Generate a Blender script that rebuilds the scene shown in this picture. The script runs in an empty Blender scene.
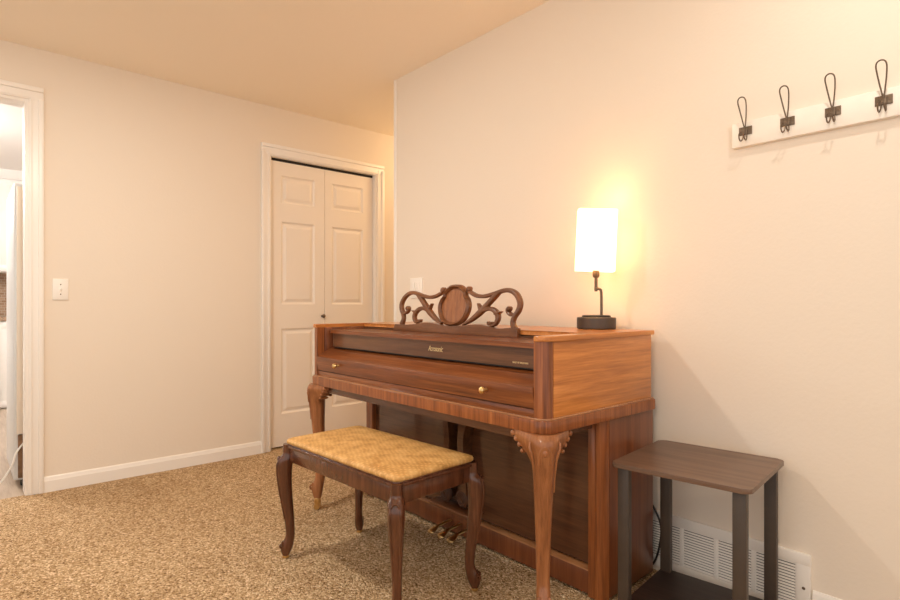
import bpy, bmesh, math, random
from mathutils import Vector, Matrix
random.seed(4)
PI = math.pi
scene = bpy.context.scene
COL = scene.collection

# ------------------------------------------------------------------ materials
def lin(c):
    return tuple(((v/255)/12.92 if v/255 <= .04045 else ((v/255+.055)/1.055)**2.4) for v in c) + (1,)

def new_mat(name):
    m = bpy.data.materials.new(name); m.use_nodes = True
    nt = m.node_tree
    b = nt.nodes['Principled BSDF']
    return m, nt, b

def nd(nt, t, **kw):
    n = nt.nodes.new(t)
    for k, v in kw.items():
        if k in n.inputs: n.inputs[k].default_value = v
        else: setattr(n, k, v)
    return n

def ramp(nt, stops, interp='LINEAR'):
    r = nt.nodes.new('ShaderNodeValToRGB'); cr = r.color_ramp; cr.interpolation = interp
    while len(cr.elements) < len(stops): cr.elements.new(.5)
    for e, (p, c) in zip(cr.elements, stops): e.position = p; e.color = c
    return r

def flat(name, col, rough=.5, metal=0, bump=0, bscale=60, coat=0, var=0):
    m, nt, b = new_mat(name)
    b.inputs['Base Color'].default_value = col
    b.inputs['Roughness'].default_value = rough
    b.inputs['Metallic'].default_value = metal
    b.inputs['Coat Weight'].default_value = coat
    tc = nd(nt, 'ShaderNodeTexCoord')
    n = nd(nt, 'ShaderNodeTexNoise', Scale=bscale, Detail=4.0)
    nt.links.new(tc.outputs['Object'], n.inputs['Vector'])
    if var:
        d = tuple(v*(1-var) for v in col[:3]) + (1,); l = tuple(min(1, v*(1+var)) for v in col[:3]) + (1,)
        r = ramp(nt, [(.3, d), (.7, l)])
        nt.links.new(n.outputs['Fac'], r.inputs['Fac']); nt.links.new(r.outputs['Color'], b.inputs['Base Color'])
    if bump:
        bp = nd(nt, 'ShaderNodeBump', Strength=bump, Distance=.002)
        nt.links.new(n.outputs['Fac'], bp.inputs['Height']); nt.links.new(bp.outputs['Normal'], b.inputs['Normal'])
    return m

def wood(name, dark, mid, light, sc, rough=.3, coat=.35, bands=0.0, axis=0, fine=.12):
    """sc: mapping scale per axis, small along the grain"""
    m, nt, b = new_mat(name)
    tc = nd(nt, 'ShaderNodeTexCoord'); mp = nd(nt, 'ShaderNodeMapping')
    mp.inputs['Scale'].default_value = sc
    nt.links.new(tc.outputs['Object'], mp.inputs['Vector'])
    n1 = nd(nt, 'ShaderNodeTexNoise', Scale=1.0, Detail=6.0, Roughness=.6, Distortion=.5)
    n2 = nd(nt, 'ShaderNodeTexNoise', Scale=5.0, Detail=4.0, Roughness=.65)
    nt.links.new(mp.outputs['Vector'], n1.inputs['Vector']); nt.links.new(mp.outputs['Vector'], n2.inputs['Vector'])
    mx = nd(nt, 'ShaderNodeMath', operation='MULTIPLY_ADD'); mx.inputs[1].default_value = .35
    nt.links.new(n2.outputs['Fac'], mx.inputs[0]); 
    ml = nd(nt, 'ShaderNodeMath', operation='MULTIPLY'); ml.inputs[1].default_value = .65
    nt.links.new(n1.outputs['Fac'], ml.inputs[0]); nt.links.new(ml.outputs[0], mx.inputs[2])
    r = ramp(nt, [(.3, dark), (.5, mid), (.7, light)])
    nt.links.new(mx.outputs[0], r.inputs['Fac']); nt.links.new(r.outputs['Color'], b.inputs['Base Color'])
    b.inputs['Roughness'].default_value = rough
    b.inputs['Specular IOR Level'].default_value = .35
    b.inputs['Coat Weight'].default_value = coat; b.inputs['Coat Roughness'].default_value = .08
    bp = nd(nt, 'ShaderNodeBump', Strength=fine, Distance=.001)
    nt.links.new(n2.outputs['Fac'], bp.inputs['Height']); nt.links.new(bp.outputs['Normal'], b.inputs['Normal'])
    return m

M = {}
WALL = (.83, .735, .625, 1)
M['wall'] = flat('wall_paint', WALL, .75, bump=.25, bscale=90)
M['ceil'] = flat('ceiling_paint', (.96, .86, .72, 1), .85, bump=.5, bscale=14)
M['trim'] = flat('trim_paint', (.90, .85, .79, 1), .35)
M['door'] = flat('door_paint', (.88, .80, .71, 1), .4)
M['white'] = flat('white_plastic', (.90, .86, .80, 1), .35)
M['ventwhite'] = flat('vent_enamel', (.84, .79, .73, 1), .4)
M['dark'] = flat('dark_gap', (.02, .016, .012, 1), .8)
M['bronze'] = flat('bronze_metal', (.15, .105, .07, 1), .4, .6, var=.2, bscale=200)
M['brass'] = flat('brass_metal', (.72, .50, .22, 1), .28, 1.0)
M['gold'] = flat('gold_leaf', (.80, .62, .33, 1), .45, .4)
M['kwhite'] = flat('cabinet_paint', (.86, .83, .80, 1), .45)
M['kceil'] = flat('kitchen_ceiling_paint', (.86, .83, .80, 1), .8)
M['fridge'] = flat('appliance_steel', (.66, .67, .67, 1), .4, .2)
M['fridgeback'] = flat('appliance_cream', (.80, .70, .58, 1), .5)
M['cardboard'] = flat('compressor_brown', (.22, .12, .06, 1), .8, var=.3, bscale=40)
M['black'] = flat('black_rubber', (.015, .013, .012, 1), .5)
M['lampbase'] = flat('lamp_bronze', (.085, .065, .05, 1), .45, .35)
M['tleg'] = flat('table_leg_metal', (.058, .040, .028, 1), .45, .0, var=.08, bscale=30)
M['counter'] = flat('stone_counter', (.35, .24, .16, 1), .3, var=.5, bscale=80)

# piano woods: (dark, mid, light)
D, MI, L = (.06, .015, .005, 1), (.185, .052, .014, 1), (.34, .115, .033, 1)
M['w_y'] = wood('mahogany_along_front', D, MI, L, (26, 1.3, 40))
M['w_x'] = wood('mahogany_side_lit', (.34, .105, .024, 1), (.56, .205, .048, 1), (.76, .32, .09, 1), (1.6, 30, 34))  # pale tone for lit side and lid, light put into the colour
M['w_z'] = wood('mahogany_crossband', (.09, .023, .007, 1), (.26, .077, .020, 1), (.45, .155, .044, 1), (60, 60, 1.8))
M['w_name'] = wood('walnut_nameboard', (.065, .025, .012, 1), (.125, .05, .021, 1), (.19, .08, .034, 1), (26, 1.6, 42))
M['w_panel'] = wood('shaded_lower_panel_wood', (.06, .022, .010, 1), (.105, .040, .017, 1), (.15, .060, .025, 1), (26, 2.0, 34), rough=.25, coat=.5)  # darker wood: shade below the key bed is put into the colour
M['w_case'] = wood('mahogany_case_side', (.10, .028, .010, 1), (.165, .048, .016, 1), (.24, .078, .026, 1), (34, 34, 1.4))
M['w_leg'] = wood('mahogany_leg', (.15, .048, .016, 1), (.31, .115, .040, 1), (.46, .195, .08, 1), (45, 45, 2.2), rough=.32)
M['w_rack'] = wood('walnut_rack', (.085, .028, .010, 1), (.17, .060, .021, 1), (.26, .10, .038, 1), (30, 3, 30), rough=.35)
M['w_medal'] = wood('medallion_veneer', (.13, .040, .013, 1), (.31, .11, .036, 1), (.47, .19, .068, 1), (60, 80, 3.0))
M['w_bench'] = wood('bench_wood', (.045, .013, .006, 1), (.10, .032, .013, 1), (.17, .062, .028, 1), (30, 30, 3), rough=.25, coat=.6)
M['w_bead'] = wood('polished_bead_highlight', (.24, .10, .04, 1), (.40, .18, .075, 1), (.55, .28, .13, 1), (20, 3, 20), rough=.22, coat=.8)  # paler wood, so the highlight along the beads sits in the colour
M['w_dark'] = wood('walnut_dark_carving', (.045, .016, .008, 1), (.075, .028, .012, 1), (.11, .043, .018, 1), (30, 30, 4), rough=.5, coat=0)
M['w_table'] = wood('table_laminate', (.085, .047, .030, 1), (.145, .083, .054, 1), (.20, .125, .083, 1), (30, 1.5, 30), rough=.38, coat=.15)
M['w_shelf'] = wood('shelf_laminate', (.020, .012, .010, 1), (.040, .024, .019, 1), (.065, .042, .034, 1), (40, 1.6, 40), rough=.45, coat=.05)
M['rackboard'] = flat('whitewashed_board', (.90, .83, .74, 1), .55, var=.06, bscale=9, bump=.15)
M['vinyl'] = wood('vinyl_plank', (.30, .22, .16, 1), (.45, .35, .26, 1), (.58, .47, .37, 1), (20, 1.5, 20), rough=.4, coat=.1)

def carpet_mat():
    m, nt, b = new_mat('loop_pile_carpet')
    tc = nd(nt, 'ShaderNodeTexCoord')
    wob = nd(nt, 'ShaderNodeTexNoise', Scale=35.0, Detail=2.0)
    nt.links.new(tc.outputs['Object'], wob.inputs['Vector'])
    add = nd(nt, 'ShaderNodeVectorMath', operation='MULTIPLY_ADD')
    add.inputs[1].default_value = (.012, .012, .012)
    nt.links.new(wob.outputs['Color'], add.inputs[0]); nt.links.new(tc.outputs['Object'], add.inputs[2])
    v = nd(nt, 'ShaderNodeTexVoronoi', Scale=150.0, Randomness=.9)
    v2 = nd(nt, 'ShaderNodeTexVoronoi', Scale=300.0, Randomness=1.0)
    nt.links.new(add.outputs[0], v.inputs['Vector']); nt.links.new(add.outputs[0], v2.inputs['Vector'])
    sep = nd(nt, 'ShaderNodeSeparateColor'); nt.links.new(v.outputs['Color'], sep.inputs['Color'])
    sep2 = nd(nt, 'ShaderNodeSeparateColor'); nt.links.new(v2.outputs['Color'], sep2.inputs['Color'])
    mix = nd(nt, 'ShaderNodeMath', operation='ADD'); 
    h1 = nd(nt, 'ShaderNodeMath', operation='MULTIPLY'); h1.inputs[1].default_value = .6
    h2 = nd(nt, 'ShaderNodeMath', operation='MULTIPLY'); h2.inputs[1].default_value = .4
    nt.links.new(sep.outputs[0], h1.inputs[0]); nt.links.new(sep2.outputs[0], h2.inputs[0])
    nt.links.new(h1.outputs[0], mix.inputs[0]); nt.links.new(h2.outputs[0], mix.inputs[1])
    r = ramp(nt, [(.10, (.13, .060, .020, 1)), (.30, (.43, .27, .130, 1)), (.62, (.64, .445, .255, 1)), (.88, (.97, .78, .54, 1))])
    nt.links.new(mix.outputs[0], r.inputs['Fac'])
    big = nd(nt, 'ShaderNodeTexNoise', Scale=2.2, Detail=3.0)
    nt.links.new(tc.outputs['Object'], big.inputs['Vector'])
    br = ramp(nt, [(.3, (.86, .83, .80, 1)), (.7, (1, 1, 1, 1))])
    nt.links.new(big.outputs['Fac'], br.inputs['Fac'])
    mul = nd(nt, 'ShaderNodeMix', data_type='RGBA', blend_type='MULTIPLY'); mul.inputs[0].default_value = 1
    nt.links.new(r.outputs['Color'], mul.inputs[6]); nt.links.new(br.outputs['Color'], mul.inputs[7])
    nt.links.new(mul.outputs[2], b.inputs['Base Color'])
    b.inputs['Roughness'].default_value = .95; b.inputs['Specular IOR Level'].default_value = .1
    inv = nd(nt, 'ShaderNodeMath', operation='SUBTRACT'); inv.inputs[0].default_value = 1
    nt.links.new(v.outputs['Distance'], inv.inputs[1])
    bp = nd(nt, 'ShaderNodeBump', Strength=.9, Distance=.008)
    nt.links.new(inv.outputs[0], bp.inputs['Height']); nt.links.new(bp.outputs['Normal'], b.inputs['Normal'])
    return m
M['carpet'] = carpet_mat()

def seat_mat():
    m, nt, b = new_mat('gold_basketweave_fabric')
    tc = nd(nt, 'ShaderNodeTexCoord')
    mp = nd(nt, 'ShaderNodeMapping'); mp.inputs['Rotation'].default_value = (0, 0, .5)
    nt.links.new(tc.outputs['Object'], mp.inputs['Vector'])
    w1 = nd(nt, 'ShaderNodeTexWave', Scale=20.0, Distortion=5.0, Detail=2.0); w1.bands_direction = 'X'
    w2 = nd(nt, 'ShaderNodeTexWave', Scale=20.0, Distortion=5.0, Detail=2.0); w2.bands_direction = 'Y'
    nt.links.new(mp.outputs['Vector'], w1.inputs['Vector']); nt.links.new(mp.outputs['Vector'], w2.inputs['Vector'])
    mu = nd(nt, 'ShaderNodeMath', operation='MULTIPLY'); nt.links.new(w1.outputs['Fac'], mu.inputs[0]); nt.links.new(w2.outputs['Fac'], mu.inputs[1])
    n = nd(nt, 'ShaderNodeTexNoise', Scale=18.0, Detail=5.0)
    nt.links.new(tc.outputs['Object'], n.inputs['Vector'])
    ad = nd(nt, 'ShaderNodeMath', operation='MULTIPLY_ADD'); ad.inputs[1].default_value = .22
    nt.links.new(mu.outputs[0], ad.inputs[0]); nt.links.new(n.outputs['Fac'], ad.inputs[2])
    r = ramp(nt, [(.36, (.46, .235, .060, 1)), (.56, (.62, .345, .110, 1)), (.8, (.76, .48, .19, 1))])
    nt.links.new(ad.outputs[0], r.inputs['Fac']); nt.links.new(r.outputs['Color'], b.inputs['Base Color'])
    b.inputs['Roughness'].default_value = .6
    bp = nd(nt, 'ShaderNodeBump', Strength=.4, Distance=.002)
    nt.links.new(mu.outputs[0], bp.inputs['Height']); nt.links.new(bp.outputs['Normal'], b.inputs['Normal'])
    return m
M['seat'] = seat_mat()

def shade_mat():
    m, nt, b = new_mat('glowing_fabric_shade')
    nt.nodes.remove(b)
    out = nt.nodes['Material Output']
    tr = nd(nt, 'ShaderNodeBsdfTranslucent'); tr.inputs[0].default_value = (.95, .88, .74, 1)
    df = nd(nt, 'ShaderNodeBsdfDiffuse'); df.inputs[0].default_value = (.9, .85, .76, 1)
    mx = nd(nt, 'ShaderNodeMixShader'); mx.inputs[0].default_value = .92
    em = nd(nt, 'ShaderNodeEmission'); em.inputs[0].default_value = (1, .57, .25, 1); em.inputs[1].default_value = SHADE_EMIT
    ad = nd(nt, 'ShaderNodeAddShader')
    nt.links.new(tr.outputs[0], mx.inputs[1]); nt.links.new(df.outputs[0], mx.inputs[2])
    nt.links.new(mx.outputs[0], ad.inputs[0]); nt.links.new(em.outputs[0], ad.inputs[1])
    nt.links.new(ad.outputs[0], out.inputs['Surface'])
    return m
SHADE_EMIT = 2.2
M['shade'] = shade_mat()

def tile_mat():
    m, nt, b = new_mat('brown_mosaic_tile')
    tc = nd(nt, 'ShaderNodeTexCoord'); mp = nd(nt, 'ShaderNodeMapping'); mp.inputs['Rotation'].default_value = (PI/2, 0, 0)
    nt.links.new(tc.outputs['Object'], mp.inputs['Vector'])
    br = nd(nt, 'ShaderNodeTexBrick', Scale=9.0)
    br.inputs['Color1'].default_value = (.30, .17, .09, 1); br.inputs['Color2'].default_value = (.42, .27, .17, 1); br.inputs['Mortar'].default_value = (.5, .42, .34, 1)
    nt.links.new(mp.outputs['Vector'], br.inputs['Vector']); nt.links.new(br.outputs['Color'], b.inputs['Base Color'])
    b.inputs['Roughness'].default_value = .4
    return m
M['tile'] = tile_mat()

# ------------------------------------------------------------------ geometry helpers
def merge(bm, tmp):
    me = bpy.data.meshes.new('t'); tmp.to_mesh(me); tmp.free(); bm.from_mesh(me); bpy.data.meshes.remove(me)

def box(bm, x0, x1, y0, y1, z0, z1, bev=0, seg=2, rot=None):
    t = bmesh.new(); bmesh.ops.create_cube(t, size=1)
    c = Vector(((x0+x1)/2, (y0+y1)/2, (z0+z1)/2))
    for v in t.verts:
        v.co = Vector((v.co.x*abs(x1-x0), v.co.y*abs(y1-y0), v.co.z*abs(z1-z0)))
    if bev: bmesh.ops.bevel(t, geom=list(t.edges), offset=bev, segments=seg, profile=.5, affect='EDGES')
    for v in t.verts:
        if rot is not None: v.co = rot @ v.co
        v.co += c
    merge(bm, t)

def loft(bm, rings, cap=True, closed=True):
    vs = [[bm.verts.new(p) for p in r] for r in rings]
    n = len(rings[0])
    for a, b in zip(vs, vs[1:]):
        for i in range(n if closed else n-1):
            j = (i+1) % n
            bm.faces.new((a[i], a[j], b[j], b[i]))
    if cap:
        bm.faces.new(vs[0][::-1]); bm.faces.new(vs[-1])

def catmull(pts, k=6):
    out = []
    P = [tuple(2*a-b for a, b in zip(pts[0], pts[1]))] + list(pts) + [tuple(2*a-b for a, b in zip(pts[-1], pts[-2]))]
    for i in range(1, len(P)-2):
        for s in range(k):
            t = s/k
            out.append(tuple(.5*((2*p1)+(-p0+p2)*t+(2*p0-5*p1+4*p2-p3)*t*t+(-p0+3*p1-3*p2+p3)*t**3)
                             for p0, p1, p2, p3 in zip(P[i-1], P[i], P[i+1], P[i+2])))
    out.append(tuple(pts[-1]))
    return out

def tube(bm, pts, r, n=8, cap=True):
    """r: number or list"""
    pts = [Vector(p) for p in pts]
    rs = r if isinstance(r, (list, tuple)) else [r]*len(pts)
    rings = []; up = None
    for i, p in enumerate(pts):
        t = (pts[min(i+1, len(pts)-1)]-pts[max(i-1, 0)]).normalized()
        if up is None:
            up = Vector((0, 0, 1)) if abs(t.z) < .9 else Vector((1, 0, 0))
        u = (up - t*up.dot(t)).normalized(); up = u
        w = t.cross(u)
        rings.append([p+rs[i]*(math.cos(2*PI*k/n)*u+math.sin(2*PI*k/n)*w) for k in range(n)])
    loft(bm, rings, cap)

def lathe(bm, c, prof, n=32):
    rings = [[(c[0]+r*math.cos(2*PI*k/n), c[1]+r*math.sin(2*PI*k/n), c[2]+z) for k in range(n)] for r, z in prof]
    loft(bm, rings)

def prism(bm, pts, f, d0, d1, bev=0):
    """2-D outline pts, f(a,b,d)->xyz, extruded from depth d0 to d1"""
    t = bmesh.new()
    a = [t.verts.new((p[0], p[1], d0)) for p in pts]; b = [t.verts.new((p[0], p[1], d1)) for p in pts]
    n = len(pts)
    fa = t.faces.new(a[::-1]); fb = t.faces.new(b)
    for i in range(n): t.faces.new((a[i], a[(i+1) % n], b[(i+1) % n], b[i]))
    if bev:
        es = list(fa.edges)+list(fb.edges)
        bmesh.ops.bevel(t, geom=es, offset=bev, segments=2, profile=.5, affect='EDGES', clamp_overlap=True)
    for v in t.verts: v.co = Vector(f(v.co.x, v.co.y, v.co.z))
    bmesh.ops.triangulate(t, faces=[q for q in t.faces if len(q.verts) > 4])
    bmesh.ops.recalc_face_normals(t, faces=t.faces)
    merge(bm, t)

def rrect(x0, x1, y0, y1, r, n=6):
    out = []
    for cx, cy, a0 in ((x1-r, y1-r, 0), (x0+r, y1-r, PI/2), (x0+r, y0+r, PI), (x1-r, y0+r, 1.5*PI)):
        for k in range(n+1):
            a = a0+PI/2*k/n
            out.append((cx+r*math.cos(a), cy+r*math.sin(a)))
    return out

XY = lambda a, b, d: (a, b, d)

def build(name, bm, mat, parent=None, smooth=True, angle=35, recalc=True):
    if recalc: bmesh.ops.recalc_face_normals(bm, faces=bm.faces)
    me = bpy.data.meshes.new(name); bm.to_mesh(me); bm.free()
    me.materials.append(M[mat] if isinstance(mat, str) else mat)
    if smooth:
        me.polygons.foreach_set('use_smooth', [True]*len(me.polygons))
        try: me.set_sharp_from_angle(angle=math.radians(angle))
        except Exception: pass
    o = bpy.data.objects.new(name, me); COL.objects.link(o)
    if parent is not None: adopt(o, parent)
    return o

def origin(o):
    v = Vector(o.location)
    p = o.parent
    return v if p is None else v  # children keep world-space mesh data with identity local offset

def adopt(o, parent):
    o.parent = parent
    W = Matrix.Identity(4); p = parent
    chain = []
    while p is not None: chain.append(p); p = p.parent
    for q in reversed(chain): W = W @ q.matrix_parent_inverse @ q.matrix_basis if q.parent else W @ q.matrix_basis
    o.matrix_parent_inverse = W.inverted()

def thing(name, label, cat, loc, group=None):
    o = bpy.data.objects.new(name, None); COL.objects.link(o); o.location = loc
    o.empty_display_size = .1
    o['label'] = label; o['category'] = cat
    if group: o['group'] = group
    return o

def tag(o, label, cat, group=None):
    o['label'] = label; o['category'] = cat
    if group: o['group'] = group
    return o

def struct(name, bm, mat, **kw):
    o = build(name, bm, mat, **kw); o['kind'] = 'structure'; return o

def B(): return bmesh.new()

# ------------------------------------------------------------------ room shell
H = 2.43; YB = 3.76; XR = 2.03
b = B(); box(b, -2.6, 1.45, -2.6, 3.775, -.05, 0); box(b, 1.45, 4.2, -2.6, 4.5, -.05, 0)
struct('floor', b, 'carpet', smooth=False)
b = B(); box(b, -2.6, 1.45, 3.775, 7.8, -.05, -.004)
struct('floor_kitchen', b, 'vinyl', smooth=False)
b = B(); box(b, -2.6, 4.2, -2.6, 3.88, H, H+.08)
struct('ceiling', b, 'ceil', smooth=False)
b = B(); box(b, -2.6, 4.2, 3.88, 7.8, H, H+.08)
struct('ceiling_kitchen', b, 'kceil', smooth=False)
# back wall with the kitchen doorway and the closet opening
b = B()
for x0, x1, z0, z1 in ((-2.6, -.55, 0, H), (-.55, .28, 2.14, H), (.28, 1.634, 0, H), (1.634, 2.53, 2.09, H), (2.53, 4.2, 0, H)):
    box(b, x0, x1, YB, YB+.12, z0, z1)
struct('wall_back', b, 'wall', smooth=False)
b = B(); box(b, XR, XR+.12, -2.6, 2.82, 0, H); struct('wall_right', b, 'wall', smooth=False)
b = B(); box(b, XR+.12, 4.2, 2.70, 2.82, 0, H); struct('wall_hall', b, 'wall', smooth=False)
b = B(); box(b, 4.2, 4.32, 2.70, 3.88, 0, H); struct('wall_hall_end', b, 'wall', smooth=False)
b = B(); box(b, 1.50, 2.75, 4.5, 4.6, 0, H); box(b, 1.45, 1.50, 3.88, 7.8, 0, H); box(b, 2.7, 2.75, 3.88, 4.5, 0, H)
struct('wall_closet', b, 'kwhite', smooth=False)
b = B(); box(b, -2.6, 1.45, 7.7, 7.8, 0, H); struct('wall_kitchen', b, 'kwhite', smooth=False)
b = B(); box(b, -2.7, -2.6, 3.88, 7.8, 0, H); struct('wall_kitchen_side', b, 'kwhite', smooth=False)
# wall corner bead
b = B(); box(b, XR-.003, XR+.02, 2.797, 2.823, .0, H, .002); struct('trim_corner', b, 'trim')

def casing(bm, path, w=.065, y=YB):
    """path: 3 strips around an opening; stepped profile"""
    for x0, x1, z0, z1, side in path:
        e = .0012 if side == 'T' else 0
        box(bm, x0+e, x1-e, y-.011-e, y+.002-e, z0, z1, .003)
        # thicker outer band and thin inner bead
        if side == 'L':
            box(bm, x0, x0+.026, y-.021, y, z0, z1, .005); box(bm, x1-.016, x1-.006, y-.015, y, z0, z1, .003)
        elif side == 'R':
            box(bm, x1-.026, x1, y-.021, y, z0, z1, .005); box(bm, x0+.006, x0+.016, y-.015, y, z0, z1, .003)
        else:
            box(bm, x0+.0006, x1-.0006, y-.0218, y-.001, z1-.026, z1, .005); box(bm, x0+.055, x1-.055, y-.015, y, z0+.006, z0+.016, .003)
b = B()
casing(b, [(-.62, -.545, 0, 2.215, 'L'), (.278, .345, 0, 2.15, 'R'), (-.62, .345, 2.143, 2.215, 'T')])
struct('trim_doorway', b, 'trim')
b = B()
box(b, .262, .282, YB-.004, YB+.124, 0, 2.145, .002); box(b, -.555, -.535, YB-.004, YB+.124, 0, 2.145, .002); box(b, -.5545, .2815, YB-.0035, YB+.1235, 2.127, 2.1465, .002)
struct('trim_doorway_jamb', b, 'trim')
b = B()
casing(b, [(1.568, 1.636, 0, 2.12, 'L'), (2.53, 2.598, 0, 2.12, 'R'), (1.568, 2.598, 2.088, 2.163, 'T')])
struct('trim_closet', b, 'trim')
b = B()
box(b, 1.630, 1.643, YB-.004, YB+.12, 0, 2.088, .002); box(b, 2.519, 2.532, YB-.004, YB+.12, 0, 2.088, .002); box(b, 1.6305, 2.5315, YB-.0035, YB+.119, 2.082, 2.095, .002)
struct('trim_closet_jamb', b, 'trim')

def baseboard_y(bm, x0, x1, y, h):
    f = lambda a, c, d: (d, y-a, c)
    prism(bm, [(0, 0), (.014, 0), (.014, h*.72), (.011, h*.80), (.008, h*.93), (.004, h), (0, h)], f, x0, x1)
def baseboard_x(bm, y0, y1, x, h):
    f = lambda a, c, d: (x-a, d, c)
    prism(bm, [(0, 0), (.014, 0), (.014, h*.72), (.011, h*.80), (.008, h*.93), (.004, h), (0, h)], f, y0, y1)
b = B(); baseboard_y(b, .345, 1.568, YB, .085); baseboard_y(b, 2.595, 4.2, YB, .085); struct('baseboard_back', b, 'trim', smooth=False)
b = B(); baseboard_x(b, -2.6, .553, XR, .125); baseboard_x(b, 1.45, 2.82, XR, .125); struct('baseboard_right', b, 'trim', smooth=False)

# ------------------------------------------------------------------ bifold closet door
door = bpy.data.objects.new('door_1', None); COL.objects.link(door); door.location = (2.09, 3.80, 0); door['kind'] = 'structure'
def leaf(x0, x1, z0, z1, px0, px1, pz):
    bm = B(); y = 3.797; th = .034
    xs = [x0, px0, px1, x1]; zs = [z0]
    for a, c in pz: zs += [a, c]
    zs.append(z1)
    def q(pts): bm.faces.new([bm.verts.new(p) for p in pts])
    def ring(r0, r1):
        (a0, a1, c0, c1, d0), (e0, e1, g0, g1, d1) = r0, r1
        A = [(a0, y+d0, c0), (a1, y+d0, c0), (a1, y+d0, c1), (a0, y+d0, c1)]
        E = [(e0, y+d1, g0), (e1, y+d1, g0), (e1, y+d1, g1), (e0, y+d1, g1)]
        for i in range(4): q([A[i], A[(i+1) % 4], E[(i+1) % 4], E[i]])
    for i in range(3):
        for j in range(len(zs)-1):
            a0, a1, c0, c1 = xs[i], xs[i+1], zs[j], zs[j+1]
            if i == 1 and j % 2 == 1:
                st = [(0, 0), (.004, .004), (.012, .010), (.020, .010), (.040, .002)]
                rr = [(a0+s, a1-s, c0+s, c1-s, d) for s, d in st]
                for u, w in zip(rr, rr[1:]): ring(u, w)
                u = rr[-1]; q([(u[0], y+u[4], u[2]), (u[1], y+u[4], u[2]), (u[1], y+u[4], u[3]), (u[0], y+u[4], u[3])])
            else:
                q([(a0, y, c0), (a1, y, c0), (a1, y, c1), (a0, y, c1)])
    q([(x0, y+th, z0), (x0, y+th, z1), (x1, y+th, z1), (x1, y+th, z0)])
    q([(x0, y, z0), (x0, y, z1), (x0, y+th, z1), (x0, y+th, z0)]); q([(x1, y, z0), (x1, y+th, z0), (x1, y+th, z1), (x1, y, z1)])
    q([(x0, y, z1), (x1, y, z1), (x1, y+th, z1), (x0, y+th, z1)]); q([(x0, y, z0), (x0, y+th, z0), (x1, y+th, z0), (x1, y, z0)])
    bmesh.ops.remove_doubles(bm, verts=bm.verts, dist=.0004)
    return build('leaf', bm, 'door', door, smooth=False)
PZ = [(.245, .86), (1.035, 1.632), (1.765, 1.965)]
leafl = leaf(1.646, 2.0815, .012, 2.062, 1.735, 2.000, PZ)
leaf(2.0845, 2.516, .012, 2.062, 2.145, 2.425, PZ)
b = B()
t = bmesh.new(); bmesh.ops.create_uvsphere(t, u_segments=16, v_segments=10, radius=.015)
for v in t.verts: v.co = Vector((v.co.x+2.062, v.co.y*.8+3.772, v.co.z+.946))
merge(b, t); tube(b, [(2.062, 3.798, .946), (2.062, 3.78, .946)], [.010, .006], 12)
build('knob', b, 'bronze', leafl)
b = B(); box(b, 1.645, 2.517, 3.80, 3.86, 2.064, 2.083); build('track', b, 'dark', door, smooth=False)

# ------------------------------------------------------------------ kitchen glimpse
fr = thing('refrigerator', 'tall steel-sided refrigerator standing just inside the kitchen doorway', 'refrigerator', (.57, 4.31, 0))
b = B(); box(b, .226, .92, 3.975, 4.60, .035, 1.72, .012); build('cabinet_body', b, 'fridge', fr)
b = B(); box(b, .240, .90, 3.952, 3.976, .30, 1.70, .004)
for x in (.262, .30): box(b, x, x+.006, 3.946, 3.955, .42, 1.66, .002)
build('back_panel', b, 'fridgeback', fr)
b = B(); box(b, .246, .90, 3.958, 3.98, .05, .295, .004); build('compressor_cover', b, 'cardboard', fr)
b = B(); tube(b, catmull([(.27, 3.948, .25), (.235, 3.93, .20), (.215, 3.93, .13), (.17, 3.95, .05), (.12, 3.99, .006), (.05, 4.05, .004)], 6), .005, 8); build('power_cord', b, 'white', fr)
for x in (.26, .86):
    for y in (4.0, 4.52):
        b = B(); box(b, x, x+.04, y, y+.04, -.004, .04, .004); build('foot', b, 'black', fr)

def cab(name, label, x0, x1, yf, yb, z0, z1, nd_, crown=False):
    c = thing(name, label, 'cabinet', ((x0+x1)/2, (yf+yb)/2, z0))
    bm = B(); box(bm, x0, x1, yf, yb, z0, z1)
    build('carcass', bm, 'kwhite', c, smooth=False)
    w = (x1-x0)/nd_
    for i in range(nd_):
        a0, a1 = x0+i*w+.004, x0+(i+1)*w-.004
        bm = B(); zz0, zz1 = z0+.012, z1-(.10 if crown else .012)
        box(bm, a0, a1, yf-.012, yf, zz0, zz1, .002)
        for q in ((a0, a0+.06, zz0, zz1), (a1-.06, a1, zz0, zz1), (a0+.06, a1-.06, zz0, zz0+.06), (a0+.06, a1-.06, zz1-.06, zz1)):
            box(bm, q[0], q[1], yf-.02, yf-.011, q[2], q[3], .002)
        d_ = build('door', bm, 'kwhite', c)
        bm = B(); zk = zz0+.12 if crown else zz1-.12
        tube(bm, [(a1-.03, yf-.02, zk), (a1-.03, yf-.045, zk)], .009, 10); build('knob', bm, 'bronze', d_)
    if crown:
        bm = B(); prism(bm, [(0, 0), (.02, 0), (.03, .02), (.06, .06), (.07, .09), (0, .09)], lambda a, c_, d: (d, yf-a, z1-.09+c_), x0, x1)
        build('crown_moulding', bm, 'kwhite', c)
    return c
cab('wall_cabinet', 'white kitchen wall cabinet with crown moulding above the brown tile backsplash', -1.2, 1.2, 7.37, 7.69, 1.37, 2.43, 5, True)
cab('base_cabinet', 'white kitchen base cabinet under the stone countertop', -1.2, 1.2, 7.1, 7.69, 0, .87, 5)
b = B(); box(b, -1.22, 1.22, 7.07, 7.69, .87, .91, .005); tag(build('countertop', b, 'counter'), 'brown stone kitchen countertop on the white base cabinet', 'countertop')
b = B(); box(b, -1.2, 1.2, 7.69, 7.7, .91, 1.37); struct('trim_backsplash', b, 'tile', smooth=False)

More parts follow.
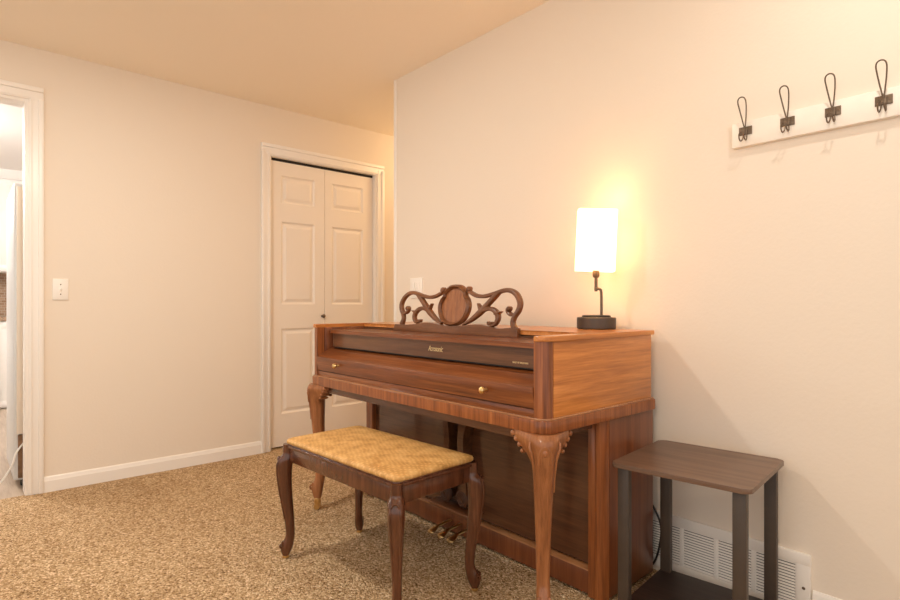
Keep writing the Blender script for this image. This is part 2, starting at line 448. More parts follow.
# ------------------------------------------------------------------ wall fittings
sw = thing('light_switch', 'white toggle light switch plate between the doorway and the closet door', 'light switch', (.421, YB, 1.117))
b = B(); box(b, .384, .458, YB-.007, YB+.001, 1.058, 1.176, .003); build('cover_plate', b, 'white', sw)
b = B(); box(b, .416, .426, YB-.009, YB-.006, 1.105, 1.129, .001); box(b, .4175, .4245, YB-.018, YB-.006, 1.112, 1.122, .002, rot=Matrix.Rotation(.4, 3, 'X')); build('toggle', b, 'white', sw)
for z in (1.090, 1.144):
    b = B(); t = bmesh.new(); bmesh.ops.create_uvsphere(t, u_segments=10, v_segments=6, radius=.0035)
    for v in t.verts: v.co = Vector((v.co.x+.421, v.co.y*.5+YB-.007, v.co.z+z))
    merge(b, t); build('screw', b, 'bronze', sw)

ro = thing('rocker_switch', 'white double rocker switch plate on the wall behind the music stand', 'light switch', (XR, 2.592, 1.13))
b = B(); box(b, XR-.007, XR+.001, 2.534, 2.650, 1.070, 1.190, .003); build('cover_plate', b, 'white', ro)
for y in (2.558, 2.601):
    b = B(); box(b, XR-.012, XR-.005, y, y+.032, 1.097, 1.163, .003); build('rocker', b, 'white', ro)

ve = thing('return_air_grille', 'white slotted return air grille low on the wall behind the side table', 'vent', (XR, .96, .12))
y0, y1, z0, z1 = .557, 1.40, .02, .235
b = B()
for q in ((y0, y1, z1-.038, z1), (y0, y1, z0, z0+.035), (y0+.0006, y0+.045, z0+.02, z1-.02), (y1-.045, y1-.0006, z0+.02, z1-.02)):
    e = .0008 if q[1]-q[0] < .1 else 0
    box(b, XR-.012+e, XR+.001-e, q[0], q[1], q[2], q[3], .004)
NC = 6; cw = (y1-y0-.09)/NC
for i in range(1, NC): box(b, XR-.010, XR, y0+.045+i*cw-.007, y0+.045+i*cw+.007, z0+.03, z1-.03, .001)
build('frame', b, 'ventwhite', ve)
b = B(); box(b, XR-.0015, XR+.001, y0+.02, y1-.02, z0+.02, z1-.02); build('duct_backing', b, 'dark', ve, smooth=False)
b = B()
nl = 15
for k in range(nl):
    z = z0+.040+k*(z1-.040-z0-.040)/(nl-1)
    box(b, XR-.009, XR-.001, y0+.04, y1-.04, z-.0032, z+.0032, 0, rot=Matrix.Rotation(.35, 3, 'Y'))
build('louver', b, 'ventwhite', ve, smooth=False)
for y in (y0+.02, y1-.02):
    b = B(); t = bmesh.new(); bmesh.ops.create_uvsphere(t, u_segments=10, v_segments=6, radius=.005)
    for v in t.verts: v.co = Vector((v.co.x*.5+XR-.012, v.co.y+y, v.co.z+.125))
    merge(b, t); build('screw', b, 'bronze', ve)

# coat rack
cr = thing('coat_rack', 'whitewashed wooden wall coat rack with four bronze wire hooks', 'coat rack', (XR, .55, 1.615))
b = B(); box(b, XR-.021, XR+.001,   .30, .793, 1.573, 1.658, .003); build('board', b, 'rackboard', cr)
def make_hook(y):
    xb = XR-.021
    bm = B()
    # upper teardrop loop
    def loopP(s):  # s 0..1 around the loop
        pass
    pts = []
    zc = 1.624
    up = [(-.003, 0, 0), (-.005, .0028, .014), (-.012, .0075, .042), (-.022, .0115, .072), (-.029, .0125, .088), (-.033, .009, .098), (-.034, 0, .102)]
    path = [(xb-.004+p[0], y-p[1], zc+.004+p[2]) for p in up] + [(xb-.004+p[0], y+p[1], zc+.004+p[2]) for p in up[-2::-1]]
    tube(bm, catmull(path, 4), .0021, 8)
    for s in (-1, 1):
        lo = [(-.004, .0045*s, .002), (-.005, .0055*s, -.016), (-.010, .007*s, -.030), (-.022, .008*s, -.037), (-.034, .008*s, -.031), (-.040, .006*s, -.018), (-.041, 0, -.012)]
        tube(bm, catmull([(xb+p[0], y+p[1], zc+p[2]) for p in lo], 4), .0021, 8)
    h = build('hook', bm, 'bronze', cr)
    bm = B(); box(bm, xb-.003, xb, y-.021, y+.021, zc-.014, zc+.014, .001)
    box(bm, xb-.0075, xb-.001, y-.0085, y+.0085, zc-.013, zc+.013, .002)
    for s in (-1, 1): tube(bm, [(xb-.002, y+s*.015, zc), (xb-.005, y+s*.015, zc)], .003, 8)
    build('mounting_plate', bm, 'bronze', h)
for y in (.748, .620, .495, .370): make_hook(y)

# ------------------------------------------------------------------ piano
PY = 1.8125
pn = thing('spinet_piano', 'mahogany spinet piano with carved cabriole legs standing against the wall', 'piano', (1.67, PY, 0))
YA, YC = 1.072, 2.559          # outer side faces
# lid: full width behind the music stand with an arm running forward over each cheek
b = B()
r = .035
def arc(cx, cy, a0, a1, rr=r, n=6): return [(cx+rr*math.cos(a0+(a1-a0)*k/n), cy+rr*math.sin(a0+(a1-a0)*k/n)) for k in range(n+1)]
xo, ya, yc = 1.330, YA-.009, YC+.009
out = [(1.978, ya)] + [(1.978, yc)] + arc(xo+r, yc-r, PI/2, PI) + [(xo, 2.512), (1.612, 2.512), (1.612, 1.113), (xo, 1.113)] + arc(xo+r, ya+r, PI, 1.5*PI)
prism(b, out, XY, .917, .934, .003)
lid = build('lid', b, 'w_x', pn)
b = B()
for y in (YA+.008, YC-.055): pass
box(b, 1.63, 1.995, 1.12, 2.505, .905, .918); build('lid_underside', b, 'w_y', pn, smooth=False)
# front posts of the cheeks (rounded) and side panels
def cheek(outer, inner, sgn, rnd):
    bm = B(); x0, x1 = 1.335, 1.374
    rr = .030
    if sgn < 0:   # near side, outer is low Y
        o = [(x1, inner), (x0, inner)] + arc(x0+rr, outer+rr, PI, 1.5*PI, rr) + [(x1, outer)]
    else:
        o = [(x1, outer)] + arc(x0+rr, outer-rr, PI/2, PI, rr) + [(x0, inner), (x1, inner)]
    prism(bm, o, XY, .678, .918, 0)
    build('cheek_post', bm, 'w_z', pn)
    bm = B()
    y0_, y1_ = min(outer, inner), max(outer, inner)
    box(bm, 1.377, 1.972, y0_, y1_, .678, .918, .0025)
    build('side_panel', bm, 'w_x' if sgn < 0 else 'w_case', pn)  # near panel takes the lit tone, far panel a darker one
    bm = B(); e = .004*(-sgn)
    box(bm, 1.370, 1.380, y0_+.004, y1_-.004, .680, .912); build('groove', bm, 'dark', pn, smooth=False)
cheek(YA, 1.117, -1, True); cheek(YC, 2.508, 1, True)
# crossbanded key bed moulding, rounded front corners, runs round three sides
b = B(); r2 = .045; X0 = 1.323; ya2, yc2 = YA-.012, YC+.012
o = [(1.978, ya2), (1.978, yc2)] + arc(X0+r2, yc2-r2, PI/2, PI, r2) + arc(X0+r2, ya2+r2, PI, 1.5*PI, r2)
prism(b, o, XY, .634, .6745, .003); build('keybed_moulding', b, 'w_z', pn)
b = B(); r3 = r2-.004
o = [(1.976, ya2+.005), (1.976, yc2-.005)] + arc(X0+.005+r3, yc2-.005-r3, PI/2, PI, r3) + arc(X0+.005+r3, ya2+.005+r3, PI, 1.5*PI, r3)
prism(b, o, XY, .6735, .680, .002); bead = build('moulding_bead', b, 'w_bead', pn)
# key slip
b = B(); box(b, 1.338, 1.38, 1.117, 2.508, .679, .7035, .002); build('key_slip', b, 'w_y', pn)
b = B(); box(b, 1.345, 1.40, 1.117, 2.508, .70, .708); build('slip_gap', b, 'dark', pn, smooth=False)
# fall board: rounded front face, then two strips sloping back under the nameboard
b = B()
fp = [(1.339, .7065), (1.333, .745), (1.331, .768), (1.3325, .7725), (1.336, .7745), (1.375, .796), (1.389, .8035), (1.389, .708)]
prism(b, [(p[0], p[1]) for p in fp], lambda a, c, d: (a, d, c), 1.118, 2.507, 0)
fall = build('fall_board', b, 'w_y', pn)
b = B(); prism(b, [(1.3905, .8025), (1.391, .8045), (1.425, .8165), (1.53, .8165), (1.53, .71), (1.3905, .71)], lambda a, c, d: (a, d, c), 1.118, 2.507, 0)
build('fall_board_back', b, 'w_y', pn)
for y in (PY-.49, PY+.49):
    b = B()
    rings = []
    for rr, dx in ((.007, 0), (.006, .006), (.005, .010), (.009, .014), (.0125, .020), (.011, .026), (.006, .030), (.001, .031)):
        rings.append([(1.334-dx, y+rr*math.cos(2*PI*k/16), .744+rr*math.sin(2*PI*k/16)) for k in range(16)])
    loft(b, rings); build('knob', b, 'brass', fall)
# nameboard with rounded ends
b = B(); rn = .05
def nb(x0, y0_, y1_, x1, rr): return [(x1, y0_), (x1, y1_)] + arc(x0+rr, y1_-rr, PI/2, PI, rr, 10) + arc(x0+rr, y0_+rr, PI, 1.5*PI, rr, 10)
prism(b, nb(1.402, 1.128, 2.508, 1.60, rn), XY, .822, .890, 0)
name = build('nameboard', b, 'w_name', pn)
b = B(); prism(b, nb(1.406, 1.132, 2.493, 1.60, rn), XY, .8168, .8232, 0); build('nameboard_gap_strip', b, 'dark', pn)  # dark strip in the gap under the nameboard
# ledge that carries the music stand
b = B(); prism(b, nb(1.390, 1.121, 2.512, 1.612, rn), XY, .889, .906, .004); build('music_ledge', b, 'w_y', pn)
b = B(); box(b, 1.600, 1.615, 1.119, 2.506, .70, .913); build('inner_wall', b, 'w_name', pn, smooth=False)

# lettering on the nameboard
def lettering(name_, body, yl, yr, z, x, shear, mat, parent, ext=.0004, hh=None):
    cu = bpy.data.curves.new(name_, 'FONT'); cu.body = body; cu.shear = shear; cu.extrude = .001; cu.size = .05
    o = bpy.data.objects.new(name_, cu); COL.objects.link(o)
    dg = bpy.context.evaluated_depsgraph_get()
    me = bpy.data.meshes.new_from_object(o.evaluated_get(dg))
    bpy.data.objects.remove(o)
    xs = [v.co.x for v in me.vertices]; ys = [v.co.y for v in me.vertices]
    s = (yl-yr)/(max(xs)-min(xs)); sy = s if hh is None else hh/(max(ys)-min(ys))
    for v in me.vertices:
        a = (v.co.x-min(xs))*s; c = v.co.y*sy
        v.co = Vector((x-(v.co.z)*ext/.001, yl-a, z+c))
    me.materials.append(M[mat])
    ob = bpy.data.objects.new(name_, me); COL.objects.link(ob); adopt(ob, parent); return ob
lettering('maker_script', 'Acrosonic', 1.716, 1.626, .848, 1.4017, .4, 'gold', name, hh=.021)
lettering('maker_name', 'BUILT BY BALDWIN', 1.264, 1.196, .834, 1.4017, 0, 'gold', name, hh=.006)

# music stand (fretwork) - a slightly reclining carved board
TILT = .14; RX = 1.60; RC = 1.799
def fr_(s, z, d): return (RX+TILT*z+d, RC-s, .907+z)
def ribbon(bm, pts, w, d0=-.010, d1=.009, k=6, taper=True):
    """pts: (s,z[,w])"""
    p3 = [(p[0], p[1], p[2] if len(p) > 2 else w) for p in pts]
    c = catmull(p3, k); L_, R_ = [], []
    for i, p in enumerate(c):
        a = c[max(i-1, 0)]; e = c[min(i+1, len(c)-1)]
        tx, tz = e[0]-a[0], e[1]-a[1]; l = math.hypot(tx, tz) or 1
        nx, nz = -tz/l, tx/l
        L_.append((p[0]+nx*p[2]/2, p[1]+nz*p[2]/2)); R_.append((p[0]-nx*p[2]/2, p[1]-nz*p[2]/2))
    # rounded section : front crest raised
    rings = []
    for (l0, l1), (r0, r1) in zip(L_, R_):
        m0, m1 = (l0+r0)/2, (l1+r1)/2
        rings.append([fr_(l0, l1, d1), fr_(l0, l1, d0+.005), fr_(l0*.7+m0*.3, l1*.7+m1*.3, d0+.001), fr_(m0, m1, d0),
                      fr_(r0*.7+m0*.3, r1*.7+m1*.3, d0+.001), fr_(r0, r1, d0+.005), fr_(r0, r1, d1)])
    t = bmesh.new(); loft(t, rings); bmesh.ops.recalc_face_normals(t, faces=t.faces); merge(bm, t)
def volute(bm, s, z, rr):
    t = bmesh.new()
    rings = [[fr_(s+q*math.cos(2*PI*k/16), z+q*math.sin(2*PI*k/16), d) for k in range(16)] for q, d in ((rr, .009), (rr, -.008), (rr*.7, -.012), (rr*.35, -.014))]
    loft(t, rings); bmesh.ops.recalc_face_normals(t, faces=t.faces); merge(bm, t)
b = B()
top = catmull([(-.408, .030), (-.33, .029), (-.255, .034), (-.165, .043), (-.08, .037), (0, .032), (.08, .037), (.165, .043), (.225, .038), (.28, .030), (.345, .034), (.381, .034)], 5)
prism(b, [(-.42, -.001), (-.408, .030)] + [p for p in top[1:-1]] + [(.384, .034), (.387, -.001)], fr_, -.012, .010, .002)
for sg in (1, -1):
    k = 1 if sg > 0 else 1.02
    S = lambda pts: [(p[0]*sg*k,)+tuple(p[1:]) for p in pts]
    ribbon(b, S([(.080, .184, .014), (.105, .172, .015), (.135, .162, .016), (.178, .159, .016), (.235, .169, .016), (.288, .181, .017), (.325, .179, .018), (.357, .162, .019), (.377, .132, .020), (.374, .104, .020), (.356, .078, .018), (.350, .055, .018), (.360, .030, .026)]), .017)
    ribbon(b, S([(.357, .085, .012), (.335, .086, .014), (.320, .096, .013), (.318, .108, .012), (.327, .113, .008)]), .013)
    volute(b, .325*sg*k, .108, .010)
    ribbon(b, S([(.262, .173, .014), (.245, .163, .022), (.212, .134, .022), (.169, .097, .026), (.118, .062, .018), (.070, .040, .010)]), .02)
    ribbon(b, S([(.130, .072, .012), (.165, .096, .020), (.200, .107, .018), (.235, .105, .018), (.262, .088, .020), (.268, .066, .018), (.256, .046, .014), (.236, .039, .010)]), .017)
    ribbon(b, S([(.250, .092, .018), (.268, .091, .012), (.286, .097, .003)]), .01)
    ribbon(b, S([(.172, .095, .024), (.160, .113, .014), (.149, .129, .004)]), .01)
    ribbon(b, S([(.240, .050, .012), (.222, .046, .010), (.216, .056, .003)]), .01)
    volute(b, .084*sg, .190, .0125)
# medallion frame
half = [(0, .213), (.030, .210), (.055, .197), (.072, .181), (.074, .165), (.090, .148), (.101, .120), (.095, .088), (.076, .058), (.048, .040), (0, .031)]
loop = half + [(-s, z) for s, z in half[-2:0:-1]]
loopc = catmull(loop+[loop[0]], 4)[:-1]
n = len(loopc)
inner = []
cs, cz = 0, .120
for s, z in loopc: inner.append((s*.80, cz+(z-cz)*.82))
t = bmesh.new()
def rg(P_, d): return [t.verts.new(fr_(s, z, d)) for s, z in P_]
mid = [((a[0]+c[0])/2, (a[1]+c[1])/2) for a, c in zip(loopc, inner)]
Rr = [rg(loopc, .010), rg(loopc, -.008), rg(mid, -.016), rg(inner, -.008), rg(inner, .010)]
for a, c in zip(Rr, Rr[1:]+Rr[:1]):
    for i in range(n): t.faces.new((a[i], a[(i+1) % n], c[(i+1) % n], c[i]))
bmesh.ops.recalc_face_normals(t, faces=t.faces); merge(b, t)
rack = build('music_stand', b, 'w_rack', pn, angle=50)
b = B(); prism(b, [(s*.86, cz+(z-cz)*.87) for s, z in loopc], fr_, -.001, .008, 0)
build('medallion', b, 'w_medal', rack)

# lower case
LX = 1.676; LA, LC = 1.072, 2.560
b = B(); box(b, LX, LX+.02, LA+.06, LC-.06, .11, .634); build('lower_panel', b, 'w_panel', pn, smooth=False)
b = B(); box(b, LX-.018, LX+.03, LA+.06, LC-.06, .012, .092, .002)
build('base_rail', b, 'w_case', pn)
b = B(); prism(b, [(LX-.016, .090), (LX-.019, .0935), (LX-.0185, .097), (LX-.015, .0995), (LX+.001, .1055), (LX+.004, .1055), (LX+.004, .090)], lambda a, c, d: (a, d, c), LA+.06, LC-.06)
build('rail_bead', b, 'w_bead', pn)
for yy, sg in ((LA, -1), (LC, 1)):
    b = B(); rr = .033; X1 = LX-.024
    if sg < 0: o = [(1.684, yy+.034), (X1, yy+.034)] + arc(X1+rr, yy+rr, PI, 1.5*PI, rr, 8) + [(1.684, yy)]
    else: o = [(1.684, yy)] + arc(X1+.01, yy-.01, PI/2, PI, .01, 4) + [(X1, yy-.034), (1.684, yy-.034)]
    prism(b, o, XY, .006, .634, 0); build('corner_post', b, 'w_z', pn)
    b = B(); q0, q1 = sorted((yy-sg*.0355, yy-sg*.064)); box(b, X1, LX+.01, q0, q1, .006, .634, .0015); build('stile', b, 'w_z', pn)
    b = B(); q0, q1 = sorted((yy-sg*.030, yy-sg*.040)); box(b, X1+.003, LX, q0, q1, .01, .634); build('post_seam', b, 'dark', pn, smooth=False)
    b = B(); q0, q1 = sorted((yy, yy-sg*.03)); box(b, 1.688, 1.985, q0, q1, .012, .634, .002); build('lower_side_panel', b, 'w_case', pn)
    b = B(); q0, q1 = sorted((yy-sg*.004, yy-sg*.03)); box(b, 1.68, 1.692, q0, q1, .012, .634); build('seam', b, 'dark', pn, smooth=False)
b = B(); box(b, 1.955, 1.970, LA+.03, LC-.03, .012, .918); build('back_frame', b, 'w_panel', pn, smooth=False)
b = B(); box(b, 1.35, 1.99, 1.12, 2.50, .60, .634); build('key_bed', b, 'w_panel', pn, smooth=False)

def leg_rings(cx, cy, ang, rows, n=28, square=2.4):
    """rows: z, offset, half depth, half width, wing; local +d points along ang"""
    ca, sa = math.cos(ang), math.sin(ang); rings = []
    for z, off, hd, hw, wing in rows:
        ring = []
        for k in range(n):
            th = 2*PI*k/n
            c, s = math.cos(th), math.sin(th)
            q = (abs(c)**square+abs(s)**square)**(-1/square)
            dth = min(abs(abs(th if th <= PI else th-2*PI)-1.75), 9)
            w = wing*math.exp(-(dth/.42)**2)
            d = off+hd*q*c - 1.3*w
            p = hw*q*s + w*(1 if s > 0 else -1)
            ring.append((cx+ca*d-sa*p, cy+sa*d+ca*p, z))
        rings.append(ring)
    return rings
def spline_rows(rows, k=4): return [tuple(r_) for r_ in catmull(rows, k)]

def piano_leg(cx, cy, ang):
    rows = [(.634, -.002, .043, .046, .046), (.618, .004, .046, .046, .045), (.602, .007, .046, .043, .040), (.586, .007, .044, .039, .030), (.567, .006, .042, .037, .015), (.545, .005, .040, .0355, .005),
            (.52, .003, .038, .034, 0), (.44, -.001, .032, .029, 0), (.34, -.007, .028, .025, 0), (.24, -.012, .025, .022, 0), (.17, -.012, .024, .021, 0),
            (.135, -.003, .027, .022, 0), (.110, .003, .029, .023, 0), (.085, .003, .025, .021, 0), (.058, .002, .017, .017, 0)]
    bm = B(); loft(bm, leg_rings(cx, cy, ang, spline_rows(rows, 4), 32))
    ca, sa = math.cos(ang), math.sin(ang)
    def W(d, p, z): return (cx+ca*d-sa*p, cy+sa*d+ca*p, z)
    # foot scrolls
    for s in (-1, 1):
        spi = []
        for k in range(22):
            a = k/21*1.6*2*PI; rr = .016*(1-k/30)
            spi.append(W(.026+rr*math.cos(a+PI/2)*.9, s*.0165, .118+rr*math.sin(a+PI/2)))
        tube(bm, spi, .0045, 6)
    lg = build('leg', bm, 'w_leg', pn)
    # knee carving: arch with bead at the front, ribbed volutes on the bracket tips
    bm = B()
    archp = [W(.044+.004*math.sin(PI*k/10), .016*math.cos(PI*k/10), .578+.024*math.sin(PI*k/10)) for k in range(11)]
    archp = [W(.040, .017, .545)] + archp + [W(.040, -.017, .545)]
    tube(bm, archp, .0055, 8)
    t = bmesh.new(); bmesh.ops.create_uvsphere(t, u_segments=12, v_segments=8, radius=.010)
    for v in t.verts:
        q = W(.047+v.co.x*.7, v.co.y, .583+v.co.z*1.4); v.co = Vector(q)
    merge(bm, t)
    for s in (-1, 1):
        for q, z, rr in ((.106, .621, .0105), (.092, .605, .0105), (.078, .588, .0095), (.067, .570, .0075)):
            ax, pr = -.707*q, .707*q
            pts = [W(ax+.707*n_, s*(pr+.707*n_), z) for n_ in (-.020, -.012, .002, .018, .026, .029)]
            tube(bm, pts, [rr*.4, rr*.85, rr, rr, rr*.75, rr*.25], 10)
        tube(bm, catmull([W(.036, s*.045, .615), W(.038, s*.046, .595), W(.036, s*.038, .570), W(.032, s*.033, .53), W(.027, s*.029, .46)], 4), [.003]*4+[.004]*5+[.003]*4+[.002]*4, 8)
    build('knee_carving', bm, 'w_leg', lg)
    bm = B(); x, y = W(.002, 0, 0)[:2]
    lathe(bm, (x, y, 0), [(.016, .030), (.018, .034), (.016, .056), (.019, .060), (.017, .064)], 16)
    tube(bm, [W(.004, -.010, .016), W(.004, .010, .016)], .0158, 16); build('caster', bm, 'brass', lg)
piano_leg(1.352, 1.092, -.75*PI)
piano_leg(1.352, 2.533, .75*PI)

# lyre trestle and pedals
b = B()
for s in (-1, 1):
    # S-shaped upright as a flat board outline swept in the plane of the panel
    cpts = [(s*.085, .615, .075), (s*.078, .56, .055), (s*.055, .50, .040), (s*.045, .43, .036), (s*.052, .36, .036), (s*.062, .29, .040), (s*.060, .22, .046), (s*.070, .175, .05)]
    c = catmull(cpts, 6); L_, R_ = [], []
    for i, p in enumerate(c):
        a = c[max(i-1, 0)]; e = c[min(i+1, len(c)-1)]; tx, tz = e[0]-a[0], e[1]-a[1]; l = math.hypot(tx, tz)
        L_.append((p[0]-tz/l*p[2]/2, p[1]+tx/l*p[2]/2)); R_.append((p[0]+tz/l*p[2]/2, p[1]-tx/l*p[2]/2))
    rings = [[(LX-.055, PY-l0, l1), (LX+.002, PY-l0, l1), (LX+.002, PY-r0, r1), (LX-.055, PY-r0, r1)] for (l0, l1), (r0, r1) in zip(L_, R_)]
    loft(b, rings)
ly = build('pedal_lyre', b, 'w_panel', pn)
for s in (-1, 1):
    b = B()
    spi = [(LX-.045, PY+s*.055+(.034*(1-k/44))*math.cos(k/32*2.6*2*PI)*.9, .19+(.034*(1-k/44))*math.sin(k/32*2.6*2*PI)) for k in range(33)]
    tube(b, spi, .013, 8); build('scroll', b, 'w_dark', ly)
b = B(); box(b, LX-.085, LX, PY-.125, PY+.125, .128, .140, .004); box(b, LX-.095, LX, PY-.135, PY+.135, .140, .150, .004); build('lyre_shelf', b, 'w_rack', ly)
for i, yy in enumerate((PY+.055, PY-.010, PY-.072)):
    b = B()
    pts = catmull([(LX+.0, yy, .062), (LX-.05, yy, .060), (LX-.09, yy+.006, .052), (LX-.12, yy+.008, .040), (LX-.135, yy+.009, .034)], 5)
    ws = [.008]*6+[.009]*5+[.012, .015, .018, .020, .021, .022, .022, .021, .018, .010]
    rings = []
    for p, w in zip(pts, ws):
        w *= .95
        rings.append([(p[0], p[1]+w*math.cos(2*PI*k/14), p[2]+(.006 if w > .01 else .005)*math.sin(2*PI*k/14)) for k in range(14)])
    loft(b, rings); build('pedal', b, 'brass', pn)

# ------------------------------------------------------------------ bench
bn = thing('piano_bench', 'dark wood piano bench with cabriole legs and gold woven seat on the carpet', 'bench', (1.195, 1.79, 0))
bx0, bx1, by0, by1 = .993, 1.397, 1.410, 2.168
fx0, fx1, fy0, fy1 = bx0+.011, bx1-.011, by0+.011, by1-.011
b = B()
for q in ((fx0+.010, fx0+.034, fy0+.02, fy1-.02), (fx1-.034, fx1-.010, fy0+.02, fy1-.02)): box(b, q[0], q[1], q[2], q[3], .395, .456, .004)
for q in ((fx0+.02, fx1-.02, fy0+.010, fy0+.034), (fx0+.02, fx1-.02, fy1-.034, fy1-.010)): box(b, q[0], q[1], q[2], q[3], .395, .456, .004)
o = rrect(fx0+.004, fx1-.004, fy0+.004, fy1-.004, .02)
prism(b, o, XY, .452, .462, .004); prism(b, rrect(fx0+.010, fx1-.010, fy0+.010, fy1-.010, .018), XY, .460, .468, .003)
build('frame', b, 'w_bench', bn)
b = B(); rings = []
for ins, z in ((.010, .467), (.007, .471), (.006, .477), (.009, .483), (.020, .488), (.05, .492), (.09, .494), (.15, .495)):
    rings.append([(x, y, z) for x, y in rrect(fx0+ins, fx1-ins, fy0+ins, fy1-ins, max(.012, .024-ins*.1), 6)])
loft(b, rings); build('seat_cushion', b, 'seat', bn, angle=60)
def bench_leg(cx, cy, ang):
    rows = [(.464, -.001, .021, .020, 0), (.44, 0, .021, .020, 0), (.424, .001, .021, .021, 0), (.406, .008, .029, .027, 0), (.385, .013, .031, .028, 0), (.35, .016, .030, .027, 0),
            (.30, .013, .027, .024, 0), (.24, .006, .0235, .021, 0), (.18, -.002, .0205, .0175, 0), (.13, -.007, .0185, .016, 0), (.092, -.008, .018, .016, 0),
            (.068, -.002, .021, .018, 0), (.047, .005, .024, .020, 0), (.027, .009, .020, .018, 0), (.011, .010, .013, .013, 0)]
    bm = B(); loft(bm, leg_rings(cx, cy, ang, spline_rows(rows, 4), 28, 2.3))
    ca, sa = math.cos(ang), math.sin(ang)
    def W(d, p, z): return (cx+ca*d-sa*p, cy+sa*d+ca*p, z)
    for s in (-1, 1):
        spi = []
        for k in range(20):
            a = k/19*1.5*2*PI; rr = .013*(1-k/28)
            spi.append(W(.022+rr*math.cos(a+PI/2)*.9, s*.0145, .052+rr*math.sin(a+PI/2)))
        tube(bm, spi, .0038, 6)
        tube(bm, catmull([W(.028, s*.014, .415), W(.040, s*.016, .385), W(.040, s*.015, .34), W(.030, s*.013, .26), W(.012, s*.010, .16)], 5), [.003]*5+[.0045]*6+[.004]*5+[.003]*5, 6)
    arch = [W(.0365+.003*math.sin(PI*k/8), .012*math.cos(PI*k/8), .395+.015*math.sin(PI*k/8)) for k in range(9)]
    tube(bm, arch, .004, 6)
    lg = build('leg', bm, 'w_bench', bn)
    bm = B(); x, y = W(.010, 0, 0)[:2]
    lathe(bm, (x, y, 0), [(.012, .001), (.0135, .004), (.0135, .011), (.011, .014)], 16); build('glide', bm, 'brass', lg)
for cx, cy, a in ((bx0+.028, by0+.028, -.75*PI), (bx0+.028, by1-.028, .75*PI), (bx1-.028, by0+.028, -.25*PI), (bx1-.028, by1-.028, .25*PI)):
    bench_leg(cx, cy, a)
bn.rotation_euler = (0, 0, .050)

# ------------------------------------------------------------------ side table
st = thing('side_table', 'small dark laminate side table with four metal legs beside the piano', 'side table', (1.774, .804, 0))
tx0, tx1, ty0, ty1 = 1.570, 1.977, .600, 1.006
b = B(); prism(b, rrect(tx0, tx1, ty0, ty1, .022, 6), XY, .516, .530, .003); build('table_top', b, 'w_table', st)
for x in (tx0+.020, tx1-.045):
    for y in (ty0+.016, ty1-.052):
        b = B(); box(b, x, x+.025, y, y+.036, .0, .517, .002); build('leg', b, 'tleg', st)
b = B(); box(b, tx0+.012, tx1-.015, ty0+.010, ty1-.012, .048, .064, .003); build('lower_shelf', b, 'w_shelf', st)
st.rotation_euler = (0, 0, .105)

# ------------------------------------------------------------------ lamp
LXc, LYc, LZ = 1.9155, 1.278, .9345
lp = thing('table_lamp', 'lit table lamp with pale fabric shade and bronze base on the piano lid', 'lamp', (LXc, LYc, LZ))
b = B(); lathe(b, (LXc, LYc, LZ), [(.072, 0), (.0765, .003), (.0765, .044), (.073, .047), (.060, .047), (.058, .047)], 48); base = build('base', b, 'lampbase', lp)
b = B(); lathe(b, (LXc, LYc, LZ), [(.056, .046), (.056, .053), (.052, .055), (.02, .055)], 40); build('base_tray', b, 'black', base)
ux, uy = .55, -.835     # lamp's own sideways axis (towards +)
fx, fy = -.835, -.55
def lw(s, f, z): return (LXc+ux*s+fx*f, LYc+uy*s+fy*f, LZ+z)
b = B()
tube(b, catmull([lw(.020, 0, .05), lw(.020, 0, .10), lw(.019, 0, .145), lw(.015, 0, .158), lw(.004, 0, .162)], 6), .0055, 12)
tube(b, [lw(-.001, 0, .150), lw(-.001, 0, .235)], .0065, 12)
tube(b, [lw(.005, 0, .162), lw(-.008, 0, .162)], .0065, 12)
lathe(b, lw(-.001, 0, 0), [(.010, .205), (.014, .212), (.014, .25), (.011, .255)], 16)
build('stem', b, 'bronze', lp)
a9 = math.radians(6); sx = (ux*math.cos(a9)-uy*math.sin(a9), ux*math.sin(a9)+uy*math.cos(a9)); sf = (fx*math.cos(a9)-fy*math.sin(a9), fx*math.sin(a9)+fy*math.cos(a9))
b = B(); tilt = .045; hw, hd = .0765, .045; rings = []
sec = rrect(-hw, hw, -hd, hd, .012, 5); seci = rrect(-hw+.002, hw-.002, -hd+.002, hd-.002, .011, 5)
def sh(p, z):
    s = p[0]+tilt*(z-.36)-.001; return (LXc+sx[0]*s+sf[0]*p[1], LYc+sx[1]*s+sf[1]*p[1], LZ+z-tilt*p[0])
zb, zt = .232, .476
rings = [[sh(p, zb) for p in sec], [sh(p, zt) for p in sec], [sh(p, zt) for p in seci], [sh(p, zb) for p in seci]]
t = bmesh.new(); loft(t, rings+[rings[0]], cap=False); bmesh.ops.remove_doubles(t, verts=t.verts, dist=.0001); merge(b, t)
shade = build('lamp_shade', b, 'shade', lp)
b = B()
tube(b, [sh((-hw+.001, 0), .25), sh((hw-.001, 0), .25)], .0015, 6); tube(b, [sh((0, -hd+.001), .25), sh((0, hd-.001), .25)], .0015, 6); build('spider', b, 'bronze', shade)
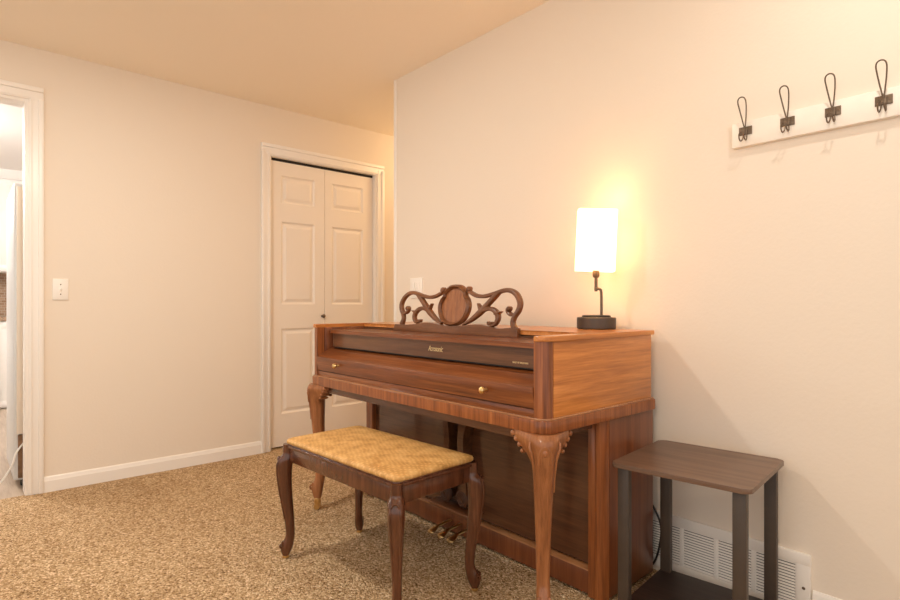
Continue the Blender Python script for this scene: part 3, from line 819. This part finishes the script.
# power cord hanging behind the piano
b = B(); tube(b, catmull([(2.016, 1.25, .55), (2.017, 1.20, .40), (2.012, 1.10, .27), (2.010, 1.055, .19), (2.008, 1.058, .11), (2.008, 1.085, .03), (2.008, 1.14, .008), (2.008, 1.25, .006)], 6), .004, 8)
tag(build('power_cord', b, 'black'), 'black power cord hanging behind the piano corner in front of the white grille', 'cord')

# ------------------------------------------------------------------ lights
def point(name, loc, power, col, rad):
    l = bpy.data.lights.new(name, 'POINT'); l.energy = power; l.color = col; l.shadow_soft_size = rad
    o = bpy.data.objects.new(name, l); COL.objects.link(o); o.location = loc; return o
point('lamp_bulb_light', lw(0, 0, .35), 1.3, (1, .58, .26), .03)
def downlight(name, loc, power, col, rad):
    l = bpy.data.lights.new(name, 'AREA'); l.shape = 'DISK'; l.size = rad*2; l.energy = power; l.color = col
    o = bpy.data.objects.new(name, l); COL.objects.link(o); o.location = loc; return o
downlight('coat_rack_downlight', (1.45, .25, H-.01), 4.4, (1, .94, .85), .03)
downlight('room_downlight', (.30, 2.30, H-.01), 16, (1, .93, .82), .07)
point('unseen_fill_light', (-.6, .1, 1.98), 22, (1, .91, .78), .14)  # added unseen fill behind the camera, brightens piano front and ceiling
point('hall_fixture_light', (3.2, 3.3, 2.25), 8, (1, .74, .44), .1)
point('kitchen_fixture_light', (-.6, 5.4, 2.2), 75, (1, .97, .94), .3)

w = bpy.data.worlds.new('World'); scene.world = w; w.use_nodes = True
bg = w.node_tree.nodes['Background']; bg.inputs[0].default_value = (1, .97, .93, 1); bg.inputs[1].default_value = .86

# ------------------------------------------------------------------ camera
cam = bpy.data.cameras.new('Camera'); co = bpy.data.objects.new('Camera', cam); COL.objects.link(co)
co.location = (0, 0, 1.03); co.rotation_euler = (PI/2, 0, -math.atan2(.6626, .749))
cam.sensor_width = 36; cam.lens = 554/900*36; cam.shift_y = 5/900; cam.clip_start = .02
scene.camera = co
scene.view_settings.view_transform = 'Standard'; scene.view_settings.look = 'None'
scene.view_settings.gamma = 1; scene.view_settings.use_curve_mapping = False
scene.view_settings.exposure = .47
scene.cycles.use_denoising = True
scene.render.filter_size = 1.0
scene.cycles.max_bounces = 10; scene.cycles.diffuse_bounces = 6; scene.cycles.sample_clamp_indirect = 6
